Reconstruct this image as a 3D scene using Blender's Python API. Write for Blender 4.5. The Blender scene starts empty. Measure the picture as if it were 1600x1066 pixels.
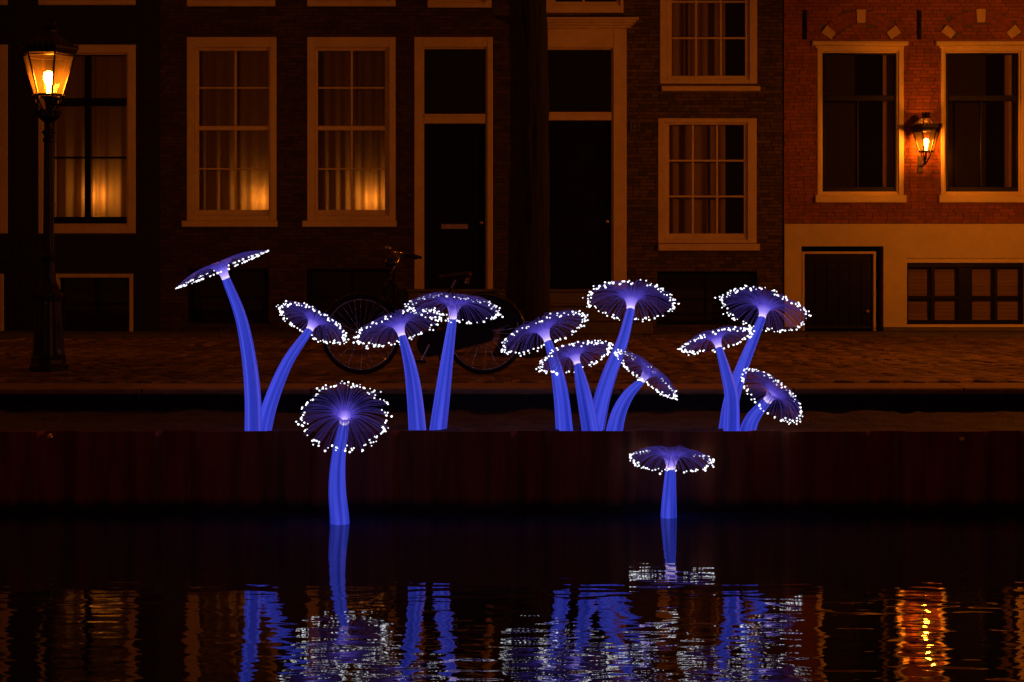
import bpy, math, random
from mathutils import Vector, Matrix, noise
R = math.radians
random.seed(7)
sc = bpy.context.scene
col = sc.collection

# ------------------------------------------------------------ camera, sky, exposure
CAM_Z, FPX, HOR = 1.1, 2360.0, 392.0          # eye height, focal length and horizon row in photo pixels
cam = bpy.data.objects.new('camera', bpy.data.cameras.new('camera'))
col.objects.link(cam)
cam.location = (0, 0, CAM_Z)
cam.rotation_euler = (R(90), 0, 0)
cam.data.sensor_width = 36
cam.data.lens = 36 * FPX / 1600
cam.data.shift_y = -(533 - HOR) / 1600
cam.data.clip_end = 500
sc.camera = cam

world = bpy.data.worlds.new('World')
sc.world = world
world.use_nodes = True
bg = world.node_tree.nodes['Background']
bg.inputs['Color'].default_value = (1.0, 0.22, 0.02, 1)     # even night sky over a sodium-lit town
bg.inputs['Strength'].default_value = 0.046

sc.view_settings.view_transform = 'Standard'
sc.view_settings.look = 'None'
sc.view_settings.exposure = 0
sc.view_settings.gamma = 1
sc.cycles.use_denoising = True
sc.cycles.max_bounces = 8
sc.cycles.diffuse_bounces = 3
sc.cycles.glossy_bounces = 4
sc.cycles.transparent_max_bounces = 24
sc.cycles.caustics_reflective = False
sc.cycles.caustics_refractive = False
sc.cycles.sample_clamp_indirect = 3.0
LAMP = (1.0, 0.215, 0.009)                      # colour of the lantern light
STREET_L, ADDED_L, WALL_L = 600.0, 4000.0, 430.0

YF, YQ, YS = 20.0, 12.1, 10.5                  # house fronts, quay edge, sheet piling
ZW, ZFILL, ZSHEET = CAM_Z - 1.81, -0.20, -0.15  # water, earth fill, top of piling


def at(px, py, Y):
    return Vector(((px - 800) * Y / FPX, Y, CAM_Z - (py - HOR) * Y / FPX))


def X(px, Y=YF):
    return (px - 800) * Y / FPX


def Z(py, Y=YF):
    return CAM_Z - (py - HOR) * Y / FPX


# ------------------------------------------------------------ helpers
class MB:
    def __init__(s):
        s.v, s.f, s.t = [], [], []

    def add(s, vs, fs, tone=0.5):
        b = len(s.v)
        s.v += [tuple(p) for p in vs]
        s.f += [tuple(i + b for i in f) for f in fs]
        s.t += (list(tone) if isinstance(tone, (list, tuple)) else [tone] * len(vs))
        return s

    def box(s, x0, x1, y0, y1, z0, z1, tone=0.5):
        x0, x1 = min(x0, x1), max(x0, x1)
        y0, y1 = min(y0, y1), max(y0, y1)
        z0, z1 = min(z0, z1), max(z0, z1)
        vs = [(x0, y0, z0), (x1, y0, z0), (x1, y1, z0), (x0, y1, z0), (x0, y0, z1), (x1, y0, z1), (x1, y1, z1), (x0, y1, z1)]
        return s.add(vs, [(3, 2, 1, 0), (4, 5, 6, 7), (0, 1, 5, 4), (1, 2, 6, 5), (2, 3, 7, 6), (3, 0, 4, 7)], tone)

    def cbox(s, x0, x1, y0, y1, z0, z1, c=0.006, tone=0.5):
        """box with its front (low y) edges chamfered"""
        vs = [(x0 + c, y0, z0 + c), (x1 - c, y0, z0 + c), (x1 - c, y0, z1 - c), (x0 + c, y0, z1 - c),
              (x0, y0 + c, z0), (x1, y0 + c, z0), (x1, y0 + c, z1), (x0, y0 + c, z1),
              (x0, y1, z0), (x1, y1, z0), (x1, y1, z1), (x0, y1, z1)]
        fs = [(0, 1, 2, 3), (4, 5, 1, 0), (5, 6, 2, 1), (6, 7, 3, 2), (7, 4, 0, 3),
              (8, 9, 5, 4), (9, 10, 6, 5), (10, 11, 7, 6), (11, 8, 4, 7), (11, 10, 9, 8)]
        return s.add(vs, fs, tone)

    def frame(s, x0, x1, z0, z1, wl, wr, wt, wb, y0, y1, c=0.005):
        s.cbox(x0, x0 + wl, y0, y1, z0, z1, c)
        s.cbox(x1 - wr, x1, y0, y1, z0, z1, c)
        if wt: s.cbox(x0 + wl, x1 - wr, y0 + .002, y1, z1 - wt, z1, c)
        if wb: s.cbox(x0 + wl, x1 - wr, y0 + .002, y1, z0, z0 + wb, c)
        return s

    def lathe(s, prof, n=24, c=(0, 0, 0), off=0.0, flute=0.0, nf=0):
        vs, fs = [], []
        for (r, z) in prof:
            for k in range(n):
                a = 2 * math.pi * (k + off) / n
                rr = r * (1 + flute * math.cos(nf * a))
                vs.append((c[0] + rr * math.sin(a), c[1] - rr * math.cos(a), c[2] + z))
        for j in range(len(prof) - 1):
            for k in range(n):
                k2 = (k + 1) % n
                fs.append((j * n + k, j * n + k2, (j + 1) * n + k2, (j + 1) * n + k))
        fs.append(tuple(range(n - 1, -1, -1)))
        fs.append(tuple(range((len(prof) - 1) * n, len(prof) * n)))
        return s.add(vs, fs)

    def tube(s, pts, rad, n=6, cap=True, closed=False, tones=None, flute=None):
        pts = [Vector(p) for p in pts]
        m = len(pts)
        rads = rad if isinstance(rad, (list, tuple)) else [rad] * m
        vs, fs, ts = [], [], []
        prev = None
        for i, p in enumerate(pts):
            a, b = (pts[i - 1] if (i or closed) else p), (pts[(i + 1) % m] if (i < m - 1 or closed) else p)
            d = (b - a).normalized()
            if prev is None:
                ref = Vector((0, 1, 0)) if abs(d.y) < .9 else Vector((1, 0, 0))
                u = (ref - d * ref.dot(d)).normalized()
            else:
                u = (prev - d * prev.dot(d)).normalized()
            prev = u
            w = d.cross(u)
            for k in range(n):
                an = 2 * math.pi * k / n
                q = rads[i] * (flute(an) if flute else 1)
                vs.append(p + u * (math.cos(an) * q) + w * (math.sin(an) * q))
                if tones: ts.append(tones(i / (m - 1), an))
        for i in range(m if closed else m - 1):
            j = (i + 1) % m
            for k in range(n):
                k2 = (k + 1) % n
                fs.append((i * n + k, i * n + k2, j * n + k2, j * n + k))
        if cap and not closed:
            fs.append(tuple(range(n - 1, -1, -1)))
            fs.append(tuple(range((m - 1) * n, m * n)))
        return s.add(vs, fs, ts if tones else 0.5)

    def ico(s, c, r, tone=1.0):
        t = (1 + 5 ** .5) / 2
        k = r / math.sqrt(1 + t * t)
        base = [(-1, t, 0), (1, t, 0), (-1, -t, 0), (1, -t, 0), (0, -1, t), (0, 1, t), (0, -1, -t), (0, 1, -t), (t, 0, -1), (t, 0, 1), (-t, 0, -1), (-t, 0, 1)]
        fs = [(0, 11, 5), (0, 5, 1), (0, 1, 7), (0, 7, 10), (0, 10, 11), (1, 5, 9), (5, 11, 4), (11, 10, 2), (10, 7, 6), (7, 1, 8), (3, 9, 4), (3, 4, 2), (3, 2, 6), (3, 6, 8), (3, 8, 9), (4, 9, 5), (2, 4, 11), (6, 2, 10), (8, 6, 7), (9, 8, 1)]
        return s.add([(c[0] + x * k, c[1] + y * k, c[2] + z * k) for x, y, z in base], fs, tone)

    def mesh(s, name, smooth=False):
        me = bpy.data.meshes.new(name)
        me.from_pydata(s.v, [], s.f)
        at_ = me.attributes.new('tone', 'FLOAT', 'POINT')
        at_.data.foreach_set('value', s.t)
        if smooth:
            me.polygons.foreach_set('use_smooth', [True] * len(me.polygons))
        me.update()
        return me

    def build(s, name, mat, parent=None, smooth=False, kind=None):
        o = bpy.data.objects.new(name, s.mesh(name, smooth))
        col.objects.link(o)
        o.data.materials.append(mat)
        if parent:
            o.parent = parent
            if parent.parent is None and parent.type == 'EMPTY':
                pass
        if kind: o['kind'] = kind
        return o


def obj(name, me, parent=None, loc=(0, 0, 0)):
    o = bpy.data.objects.new(name, me)
    col.objects.link(o)
    o.parent = parent
    o.location = loc
    return o


def empty(name, loc=(0, 0, 0), label=None, cat=None, group=None):
    o = bpy.data.objects.new(name, None)
    col.objects.link(o)
    o.location = loc
    o.empty_display_size = .1
    tag(o, label, cat, group)
    return o


def tag(o, label=None, cat=None, group=None, kind=None):
    if label: o['label'] = label
    if cat: o['category'] = cat
    if group: o['group'] = group
    if kind: o['kind'] = kind
    return o


def copy_tree(o, parent=None):
    c = o.copy()
    col.objects.link(c)
    if parent: c.parent = parent
    for ch in list(o.children):
        copy_tree(ch, c)
    return c


# ------------------------------------------------------------ materials
def node_mat(name):
    m = bpy.data.materials.new(name)
    m.use_nodes = True
    nt = m.node_tree
    return m, nt, nt.nodes['Principled BSDF']


def mat(name, c1, c2=None, scale=6.0, rough=.6, metal=0.0, bump=0.0, bscale=None, stretch=(1, 1, 1), tone=0.0, spec=.5, coat=0):
    """noise-mixed colour c1..c2, optional per-piece tone, noise bump and roughness wear"""
    m, nt, p = node_mat(name)
    N, L = nt.nodes.new, nt.links.new
    p.inputs['Roughness'].default_value = rough
    p.inputs['Metallic'].default_value = metal
    p.inputs['Specular IOR Level'].default_value = spec
    p.inputs['Coat Weight'].default_value = coat
    c2 = c2 or c1
    tc = N('ShaderNodeTexCoord')
    mp = N('ShaderNodeMapping')
    mp.inputs['Scale'].default_value = stretch
    L(tc.outputs['Object'], mp.inputs['Vector'])
    nz = N('ShaderNodeTexNoise')
    nz.inputs['Scale'].default_value = scale
    nz.inputs['Detail'].default_value = 6
    nz.inputs['Roughness'].default_value = .65
    L(mp.outputs['Vector'], nz.inputs['Vector'])
    rp = N('ShaderNodeValToRGB')
    rp.color_ramp.elements[0].position, rp.color_ramp.elements[1].position = .35, .65
    rp.color_ramp.elements[0].color = (*c1, 1)
    rp.color_ramp.elements[1].color = (*c2, 1)
    L(nz.outputs['Fac'], rp.inputs['Fac'])
    out = rp.outputs['Color']
    if tone:
        at_ = N('ShaderNodeAttribute')
        at_.attribute_name = 'tone'
        mr = N('ShaderNodeMapRange')
        mr.inputs['To Min'].default_value, mr.inputs['To Max'].default_value = 1 - tone, 1 + tone
        L(at_.outputs['Fac'], mr.inputs['Value'])
        hs = N('ShaderNodeHueSaturation')
        L(mr.outputs['Result'], hs.inputs['Value'])
        L(out, hs.inputs['Color'])
        out = hs.outputs['Color']
    L(out, p.inputs['Base Color'])
    mrr = N('ShaderNodeMapRange')
    mrr.inputs['To Min'].default_value, mrr.inputs['To Max'].default_value = max(.03, rough - .12), min(1, rough + .12)
    L(nz.outputs['Fac'], mrr.inputs['Value'])
    L(mrr.outputs['Result'], p.inputs['Roughness'])
    if bump:
        nb = N('ShaderNodeTexNoise')
        nb.inputs['Scale'].default_value = bscale or scale * 6
        nb.inputs['Detail'].default_value = 5
        L(mp.outputs['Vector'], nb.inputs['Vector'])
        b = N('ShaderNodeBump')
        b.inputs['Strength'].default_value = 1
        b.inputs['Distance'].default_value = bump
        L(nb.outputs['Fac'], b.inputs['Height'])
        L(b.outputs['Normal'], p.inputs['Normal'])
    return m


def glow(name, stops, strength, attr='tone', base=(.1, .1, .3), rough=.5, sampling=None):
    """a thing that gives off light; the colour follows the attribute (fold of the skin or distance along the fibre)"""
    m, nt, p = node_mat(name)
    N, L = nt.nodes.new, nt.links.new
    a = N('ShaderNodeAttribute')
    a.attribute_name = attr
    rp = N('ShaderNodeValToRGB')
    el = rp.color_ramp.elements
    while len(el) < len(stops): el.new(.5)
    for e, (pos, c) in zip(el, stops):
        e.position, e.color = pos, (*c, 1)
    L(a.outputs['Fac'], rp.inputs['Fac'])
    p.inputs['Base Color'].default_value = (*base, 1)
    p.inputs['Roughness'].default_value = rough
    L(rp.outputs['Color'], p.inputs['Emission Color'])
    p.inputs['Emission Strength'].default_value = strength
    if sampling: m.cycles.emission_sampling = sampling
    return m


def pane_mat(name, dust, dustcol=(.8, .7, .5)):
    """thin glass: clear, Fresnel gloss and a little dust"""
    m, nt, p = node_mat(name)
    N, L = nt.nodes.new, nt.links.new
    out = nt.nodes['Material Output']
    nt.nodes.remove(p)
    tr = N('ShaderNodeBsdfTransparent')
    gl = N('ShaderNodeBsdfGlossy')
    gl.inputs['Roughness'].default_value = .03
    fr = N('ShaderNodeFresnel')
    fr.inputs['IOR'].default_value = 1.45
    mx = N('ShaderNodeMixShader')
    L(fr.outputs['Fac'], mx.inputs['Fac'])
    L(tr.outputs['BSDF'], mx.inputs[1])
    L(gl.outputs['BSDF'], mx.inputs[2])
    df = N('ShaderNodeBsdfTranslucent')
    df.inputs['Color'].default_value = (*dustcol, 1)
    nz = N('ShaderNodeTexNoise')
    nz.inputs['Scale'].default_value = 14
    nz.inputs['Detail'].default_value = 5
    mr = N('ShaderNodeMapRange')
    mr.inputs['To Min'].default_value, mr.inputs['To Max'].default_value = dust * .4, dust * 1.6
    L(nz.outputs['Fac'], mr.inputs['Value'])
    m2 = N('ShaderNodeMixShader')
    L(mr.outputs['Result'], m2.inputs['Fac'])
    L(mx.outputs['Shader'], m2.inputs[1])
    L(df.outputs['BSDF'], m2.inputs[2])
    L(m2.outputs['Shader'], out.inputs['Surface'])
    return m


def curtain_mat(name, c):
    m, nt, p = node_mat(name)
    N, L = nt.nodes.new, nt.links.new
    out = nt.nodes['Material Output']
    nt.nodes.remove(p)
    nz = N('ShaderNodeTexNoise')
    nz.inputs['Scale'].default_value = 60
    tc = N('ShaderNodeTexCoord')
    L(tc.outputs['Object'], nz.inputs['Vector'])
    rp = N('ShaderNodeValToRGB')
    rp.color_ramp.elements[0].color = (c[0] * .75, c[1] * .75, c[2] * .75, 1)
    rp.color_ramp.elements[1].color = (*c, 1)
    L(nz.outputs['Fac'], rp.inputs['Fac'])
    d, t = N('ShaderNodeBsdfDiffuse'), N('ShaderNodeBsdfTranslucent')
    L(rp.outputs['Color'], d.inputs['Color'])
    L(rp.outputs['Color'], t.inputs['Color'])
    mx = N('ShaderNodeMixShader')
    mx.inputs['Fac'].default_value = .5
    L(d.outputs['BSDF'], mx.inputs[1])
    L(t.outputs['BSDF'], mx.inputs[2])
    L(mx.outputs['Shader'], out.inputs['Surface'])
    return m


def emit(name, c, s, sampling=None):
    m, nt, p = node_mat(name)
    p.inputs['Base Color'].default_value = (.8, .8, .8, 1)
    p.inputs['Emission Color'].default_value = (*c, 1)
    p.inputs['Emission Strength'].default_value = s
    if sampling: m.cycles.emission_sampling = sampling
    return m


M = {}
M['paint'] = mat('cream_paint', (.56, .44, .32), (.68, .55, .41), 3.5, .45, bump=.0006, bscale=40)
M['paint2'] = mat('ochre_cream_paint', (.66, .55, .36), (.75, .65, .46), 3.5, .45, bump=.0006, bscale=40)
M['black'] = mat('black_paint', (.004, .004, .004), (.007, .0065, .006), 5, .4, bump=.0004, bscale=50, spec=.12)
M['mortar_dark'] = mat('dark_mortar', (.018, .014, .011), (.03, .023, .018), 9, .9, bump=.002)
M['mortar_red'] = mat('grey_mortar', (.10, .07, .05), (.16, .11, .08), 9, .9, bump=.002)
M['brick_black'] = mat('black_tarred_brick', (.004, .0035, .003), (.008, .0065, .0055), 3, .8, bump=.0015, tone=.35)
M['brick_brown'] = mat('dark_brown_brick', (.032, .017, .011), (.056, .030, .019), 2.2, .8, bump=.002, tone=.45)
M['brick_olive'] = mat('weathered_brown_brick', (.055, .038, .022), (.095, .062, .036), 2.2, .8, bump=.002, tone=.45)
M['brick_red'] = mat('red_brick', (.22, .062, .03), (.30, .095, .04), 2.2, .75, bump=.002, tone=.22)
M['stucco'] = mat('ochre_stucco', (.62, .54, .32), (.74, .65, .40), 2.0, .85, bump=.002, bscale=60)
M['sandstone'] = mat('sandstone', (.52, .40, .26), (.66, .52, .35), 7, .8, bump=.003)
M['bluestone'] = mat('bluestone', (.07, .06, .055), (.13, .11, .095), 5, .7, bump=.003)
M['coping'] = mat('granite_coping', (.20, .125, .05), (.30, .19, .08), 9, .75, bump=.004, tone=.3)
M['paver'] = mat('clinker_paver', (.145, .088, .050), (.24, .148, .085), 4, .65, bump=.005, bscale=60, tone=.45)
M['sand'] = mat('joint_sand', (.03, .022, .016), (.05, .036, .026), 20, .95, bump=.004)
M['earth'] = mat('earth_fill', (.018, .011, .006), (.06, .036, .02), 9, .95, bump=.02, bscale=30)
M['iron'] = mat('black_cast_iron', (.008, .007, .005), (.014, .012, .009), 9, .45, metal=.3, bump=.001, coat=.2)
M['iron_brown'] = mat('bronze_painted_iron', (.02, .014, .009), (.04, .026, .016), 9, .4, metal=.3, bump=.001)
M['rubber'] = mat('tyre_rubber', (.010, .010, .010), (.02, .018, .017), 12, .7)
M['chrome'] = mat('worn_chrome', (.45, .42, .38), (.62, .58, .52), 14, .25, metal=1)
M['bike'] = mat('black_bike_enamel', (.010, .010, .010), (.018, .016, .015), 9, .25, coat=.4)
M['leather'] = mat('brown_leather', (.03, .018, .01), (.05, .03, .017), 14, .45, bump=.001)
M['bark'] = mat('elm_bark', (.003, .0025, .002), (.010, .007, .005), 9, .95, bump=.02, bscale=26, stretch=(1, 1, .22))
M['brass'] = mat('brass', (.62, .42, .18), (.74, .52, .24), 14, .3, metal=.9)
M['room'] = mat('room_wall', (.012, .007, .005), (.02, .012, .008), 3, .9)
M['blind'] = mat('window_blind', (.20, .13, .08), (.27, .18, .11), 2, .9, stretch=(.3, 1, 6))
M['pane'] = pane_mat('window_glass', .015)
M['lantern_pane'] = pane_mat('lantern_glass', .009)
M['curtain'] = curtain_mat('net_curtain', (.66, .46, .24))
M['bulb'] = emit('lantern_bulb', LAMP, STREET_L)
M['added_bulb'] = emit('bright_added_bulb', LAMP, ADDED_L)
M['wall_bulb'] = emit('wall_lantern_bulb', LAMP, WALL_L)
M['shade'] = emit('lit_lamp_shade', (1.0, .36, .05), 20)

# rusted piling: rust streaks, black wet weed band near the water line
m, nt, p = node_mat('rusted_steel')
N, L = nt.nodes.new, nt.links.new
tc = N('ShaderNodeTexCoord')
mp = N('ShaderNodeMapping'); mp.inputs['Scale'].default_value = (5, 5, .6)
L(tc.outputs['Object'], mp.inputs['Vector'])
oi = N('ShaderNodeObjectInfo')
ad = N('ShaderNodeVectorMath'); ad.operation = 'ADD'
ml = N('ShaderNodeVectorMath'); ml.operation = 'SCALE'
cb = N('ShaderNodeCombineXYZ')
for k in 'XYZ': L(oi.outputs['Random'], cb.inputs[k])
L(cb.outputs['Vector'], ml.inputs[0]); ml.inputs['Scale'].default_value = 40
L(mp.outputs['Vector'], ad.inputs[0]); L(ml.outputs['Vector'], ad.inputs[1])
nz = N('ShaderNodeTexNoise'); nz.inputs['Scale'].default_value = 1.6; nz.inputs['Detail'].default_value = 8
L(ad.outputs['Vector'], nz.inputs['Vector'])
rp = N('ShaderNodeValToRGB')
rp.color_ramp.elements[0].position, rp.color_ramp.elements[0].color = .3, (.09, .027, .012, 1)
rp.color_ramp.elements[1].position, rp.color_ramp.elements[1].color = .72, (.36, .105, .040, 1)
L(nz.outputs['Fac'], rp.inputs['Fac'])
sx = N('ShaderNodeSeparateXYZ'); L(tc.outputs['Object'], sx.inputs['Vector'])
wn = N('ShaderNodeMath'); wn.operation = 'MULTIPLY_ADD'; wn.inputs[1].default_value = .10; L(nz.outputs['Fac'], wn.inputs[0]); L(sx.outputs['Z'], wn.inputs[2])
mr = N('ShaderNodeMapRange'); mr.inputs['From Min'].default_value, mr.inputs['From Max'].default_value = -.47, -.40
L(wn.outputs['Value'], mr.inputs['Value'])
mx = N('ShaderNodeMix'); mx.data_type = 'RGBA'
L(mr.outputs['Result'], mx.inputs[0]); mx.inputs[6].default_value = (.006, .007, .005, 1); L(rp.outputs['Color'], mx.inputs[7])
L(mx.outputs[2], p.inputs['Base Color'])
p.inputs['Roughness'].default_value = .8
b = N('ShaderNodeBump'); b.inputs['Distance'].default_value = .004; L(nz.outputs['Fac'], b.inputs['Height']); L(b.outputs['Normal'], p.inputs['Normal'])
M['rust'] = m

# canal water
m, nt, p = node_mat('canal_water')
N, L = nt.nodes.new, nt.links.new
p.inputs['Base Color'].default_value = (.018, .026, .10, 1)
p.inputs['Roughness'].default_value = .02
p.inputs['IOR'].default_value = 2.35
tc = N('ShaderNodeTexCoord')
sep = N('ShaderNodeSeparateXYZ'); L(tc.outputs['Object'], sep.inputs['Vector'])
lee = N('ShaderNodeMapRange'); lee.inputs['From Min'].default_value, lee.inputs['From Max'].default_value = 10.4, 6.3
lee.inputs['To Min'].default_value, lee.inputs['To Max'].default_value = .22, 1.35
L(sep.outputs['Y'], lee.inputs['Value'])
prev = None
for (sxx, syy, dist, det) in ((.8, 3.0, .0026, 1), (4.0, 11.0, .0019, 0), (9, 22, .00030, 0)):
    mp = N('ShaderNodeMapping'); mp.inputs['Scale'].default_value = (sxx, syy, 1)
    mp.inputs['Location'].default_value = (dist * 3000, 1.7, 0)
    L(tc.outputs['Object'], mp.inputs['Vector'])
    nz = N('ShaderNodeTexNoise'); nz.inputs['Scale'].default_value = 1; nz.inputs['Detail'].default_value = det; nz.inputs['Distortion'].default_value = .6
    L(mp.outputs['Vector'], nz.inputs['Vector'])
    b = N('ShaderNodeBump'); b.inputs['Strength'].default_value = 1
    dm = N('ShaderNodeMath'); dm.operation = 'MULTIPLY'; dm.inputs[1].default_value = dist
    L(lee.outputs['Result'], dm.inputs[0]); L(dm.outputs['Value'], b.inputs['Distance'])
    L(nz.outputs['Fac'], b.inputs['Height'])
    if prev: L(prev.outputs['Normal'], b.inputs['Normal'])
    prev = b
L(prev.outputs['Normal'], p.inputs['Normal'])
M['water'] = m

M['stem'] = glow('lit_blue_fabric', [(0, (.011, .020, .31)), (.5, (.028, .044, .50)), (1, (.07, .085, .76))], 1.0, base=(.08, .09, .3))
M['fibre'] = glow('side_glow_fibre', [(0, (.80, .62, 1.0)), (.10, (.34, .24, .95)), (.24, (.080, .054, .50)), (.5, (.026, .017, .165)), (1, (.030, .018, .12))], 1.0, base=(.03, .02, .08), sampling='NONE')
M['tip'] = glow('fibre_tip_light', [(0, (.22, .24, .36)), (.45, (.62, .66, .74)), (1, (1.0, 1.0, 1.0))], 2.3, base=(.8, .8, .8), sampling='NONE')
M['collar'] = emit('collar_glow', (.82, .66, 1.0), 1.0, sampling='NONE')

# ------------------------------------------------------------ setting: water, quay, paving
w = MB()
w.add([(-60, -40, ZW), (60, -40, ZW), (60, YS + .3, ZW), (-60, YS + .3, ZW)], [(0, 1, 2, 3)])
tag(w.build('water', M['water']), kind='structure')

q = MB()
q.add([(-60, YQ + .5, -.012), (60, YQ + .5, -.012), (60, 60, -.012), (-60, 60, -.012)], [(0, 1, 2, 3)])
q.box(-60, 60, YQ + .04, YQ + .5, -2.0, -.065)
quay = tag(q.build('quay', M['sand']), kind='structure')

pav = MB()


def paver(mb, cx, cy, ang, l=.205, w_=.1, h=.05):
    t = random.random()
    dz, tx, ty = random.gauss(0, .0035) + .014 * noise.noise(Vector((cx * .7, cy * .9, 2))), random.gauss(0, .015), random.gauss(0, .025)
    ca, sa = math.cos(ang), math.sin(ang)
    vs = []
    for (u, v, b) in ((-1, -1, 0), (1, -1, 0), (1, 1, 0), (-1, 1, 0), (-1, -1, 1), (1, -1, 1), (1, 1, 1), (-1, 1, 1)):
        k = 1 if b else .9
        x, y = u * (l / 2 - .003) * (1 if not b else .965), v * (w_ / 2 - .003) * (1 if not b else .93)
        vs.append((cx + x * ca - y * sa, cy + x * sa + y * ca, (dz + x * tx + y * ty) if b else -.03))
    mb.add(vs, [(4, 5, 6, 7), (0, 1, 5, 4), (1, 2, 6, 5), (2, 3, 7, 6), (3, 0, 4, 7)], t)


W_ = .104
for i in range(-190, 190):
    for j in range(-50, 50):
        for k, (ox, oy, an) in enumerate(((1.0, .5, 0), (.5, 2.0, R(90)))):
            # herringbone lattice: vectors (1,1) and (2,-2) in brick widths
            gx = i * 1.0 + j * 2.0 + ox
            gy = i * 1.0 - j * 2.0 + oy
            x, y = gx * W_, gy * W_
            xr, yr = (x - y) * .7071, (x + y) * .7071
            yr += 15.5
            if -8.6 < xr < 9.2 and YQ + .62 < yr < 19.12:
                paver(pav, xr, yr, an + R(45), W_ * 2, W_)
pav.build('paving_brick', M['paver'], quay, kind='stuff')

# coping stones along the quay edge
x = -9.4
while x < 9.6:
    ln = random.uniform(1.0, 1.5)
    c = MB()
    c.cbox(x + .004, x + ln - .004, YQ + random.uniform(-.006, .006), YQ + .47, -.055, random.uniform(-.006, .004), .012, random.random())
    c.build('coping_stone', M['coping'], quay)
    x += ln
g = MB()  # old brick face of the quay under the coping
for r_ in range(5):
    xx = -9.4 + (r_ % 2) * .11
    while xx < 9.5:
        g.box(xx + .004, xx + .212, YQ + .025, YQ + .05, -.06 - (r_ + 1) * .062 + .008, -.06 - r_ * .062, random.random())
        xx += .22
g.build('quay_face_brick', M['brick_black'], quay, kind='stuff')

# low stoop strip along the house fronts
x = -9.6
while x < 9.8:
    ln = random.uniform(.9, 1.3)
    c = MB()
    c.cbox(x + .004, x + ln - .004, 19.22 + random.uniform(-.008, .008), 20.05, -.03, .035 + random.uniform(-.004, .004), .01, random.random())
    c.build('stoop_slab', M['bluestone'], quay)
    x += ln

# earth fill behind the piling
e = MB()
nx, ny = 260, 26
vs = [(-10 + 20 * i / nx, YS + .04 + (YQ + .1 - YS - .04) * j / ny, 0) for j in range(ny + 1) for i in range(nx + 1)]
vs = [(a, b_, ZFILL + .035 * noise.noise(Vector((a * 3, b_ * 4, 0))) + .022 * noise.noise(Vector((a * 11, b_ * 13, 3))) + .02 * (b_ - YS) / 1.6) for a, b_, _ in vs]
e.add(vs, [(j * (nx + 1) + i, j * (nx + 1) + i + 1, (j + 1) * (nx + 1) + i + 1, (j + 1) * (nx + 1) + i) for j in range(ny) for i in range(nx)])
tag(e.build('earth_fill', M['earth'], smooth=True), kind='structure')

# ------------------------------------------------------------ sheet piling
sp = empty('sheet_pile_wall', (0, YS, ZW), 'low rusted steel sheet pile wall standing in the canal before the quay', 'piling')
PITCH = .82
prof = [(0, .05), (.05, .0), (.58, .0), (.63, .05), (PITCH - .002, .05)]
th = .014
pm = MB()
vs = []
for (u, d) in prof:
    vs += [(u, d, -1.5), (u, d, 0), (u, d + th, 0), (u, d + th, -1.5)]
fs = []
for i in range(len(prof) - 1):
    a, b_ = i * 4, (i + 1) * 4
    fs += [(a, b_, b_ + 1, a + 1), (a + 1, b_ + 1, b_ + 2, a + 2), (a + 2, b_ + 2, b_ + 3, a + 3)]
fs += [(0, 1, 2, 3), tuple(16 + i for i in (3, 2, 1, 0))]
pm.add(vs, fs)
pme = pm.mesh('sheet_pile')
pme.materials.append(M['rust'])
x0 = X(115, YS) - PITCH * 7
for i in range(25):
    o = obj('sheet_pile', pme, sp, (x0 + i * PITCH, -.045, ZSHEET - ZW + random.uniform(-.0015, .0015)))
for (bx, bz) in ((78, 683), (1503, 687)):
    b_ = MB()
    pt = at(bx, bz, YS - .06)
    b_.lathe([(.001, -.02), (.016, -.017), (.021, -.004), (.021, .03)], 12)
    o = b_.build('bolt', M['brass'], sp, True)
    o.location = Vector((pt.x, pt.y, pt.z)) - sp.location
    o.rotation_euler = (R(-90), 0, 0)


# ------------------------------------------------------------ houses
def wall_mesh(mb, x0, x1, z0, z1, holes, y0, y1):
    xs = sorted({x0, x1} | {h[0] for h in holes} | {h[1] for h in holes})
    zs = sorted({z0, z1} | {h[2] for h in holes} | {h[3] for h in holes})
    xs = [v for v in xs if x0 <= v <= x1]
    zs = [v for v in zs if z0 <= v <= z1]
    for a, b in zip(xs, xs[1:]):
        for c, d in zip(zs, zs[1:]):
            mx_, mz = (a + b) / 2, (c + d) / 2
            if any(h[0] < mx_ < h[1] and h[2] < mz < h[3] for h in holes): continue
            mb.add([(a, y0, c), (b, y0, c), (b, y0, d), (a, y0, d)], [(0, 1, 2, 3)])
            mb.add([(a, y1, c), (b, y1, c), (b, y1, d), (a, y1, d)], [(3, 2, 1, 0)])
    for (a, b, c, d) in holes:
        a, b, c, d = max(a, x0), min(b, x1), max(c, z0), min(d, z1)
        if a >= b or c >= d: continue
        mb.add([(a, y0, c), (a, y1, c), (b, y1, c), (b, y0, c)], [(0, 1, 2, 3)])
        mb.add([(a, y0, d), (a, y1, d), (b, y1, d), (b, y0, d)], [(3, 2, 1, 0)])
        mb.add([(a, y0, c), (a, y1, c), (a, y1, d), (a, y0, d)], [(3, 2, 1, 0)])
        mb.add([(b, y0, c), (b, y1, c), (b, y1, d), (b, y0, d)], [(0, 1, 2, 3)])
    for (a, b) in ((x0, x0), (x1, x1)):
        mb.add([(a, y0, z0), (a, y1, z0), (a, y1, z1), (a, y0, z1)], [(0, 1, 2, 3)])
    mb.add([(x0, y0, z1), (x1, y0, z1), (x1, y1, z1), (x0, y1, z1)], [(0, 1, 2, 3)])


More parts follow.
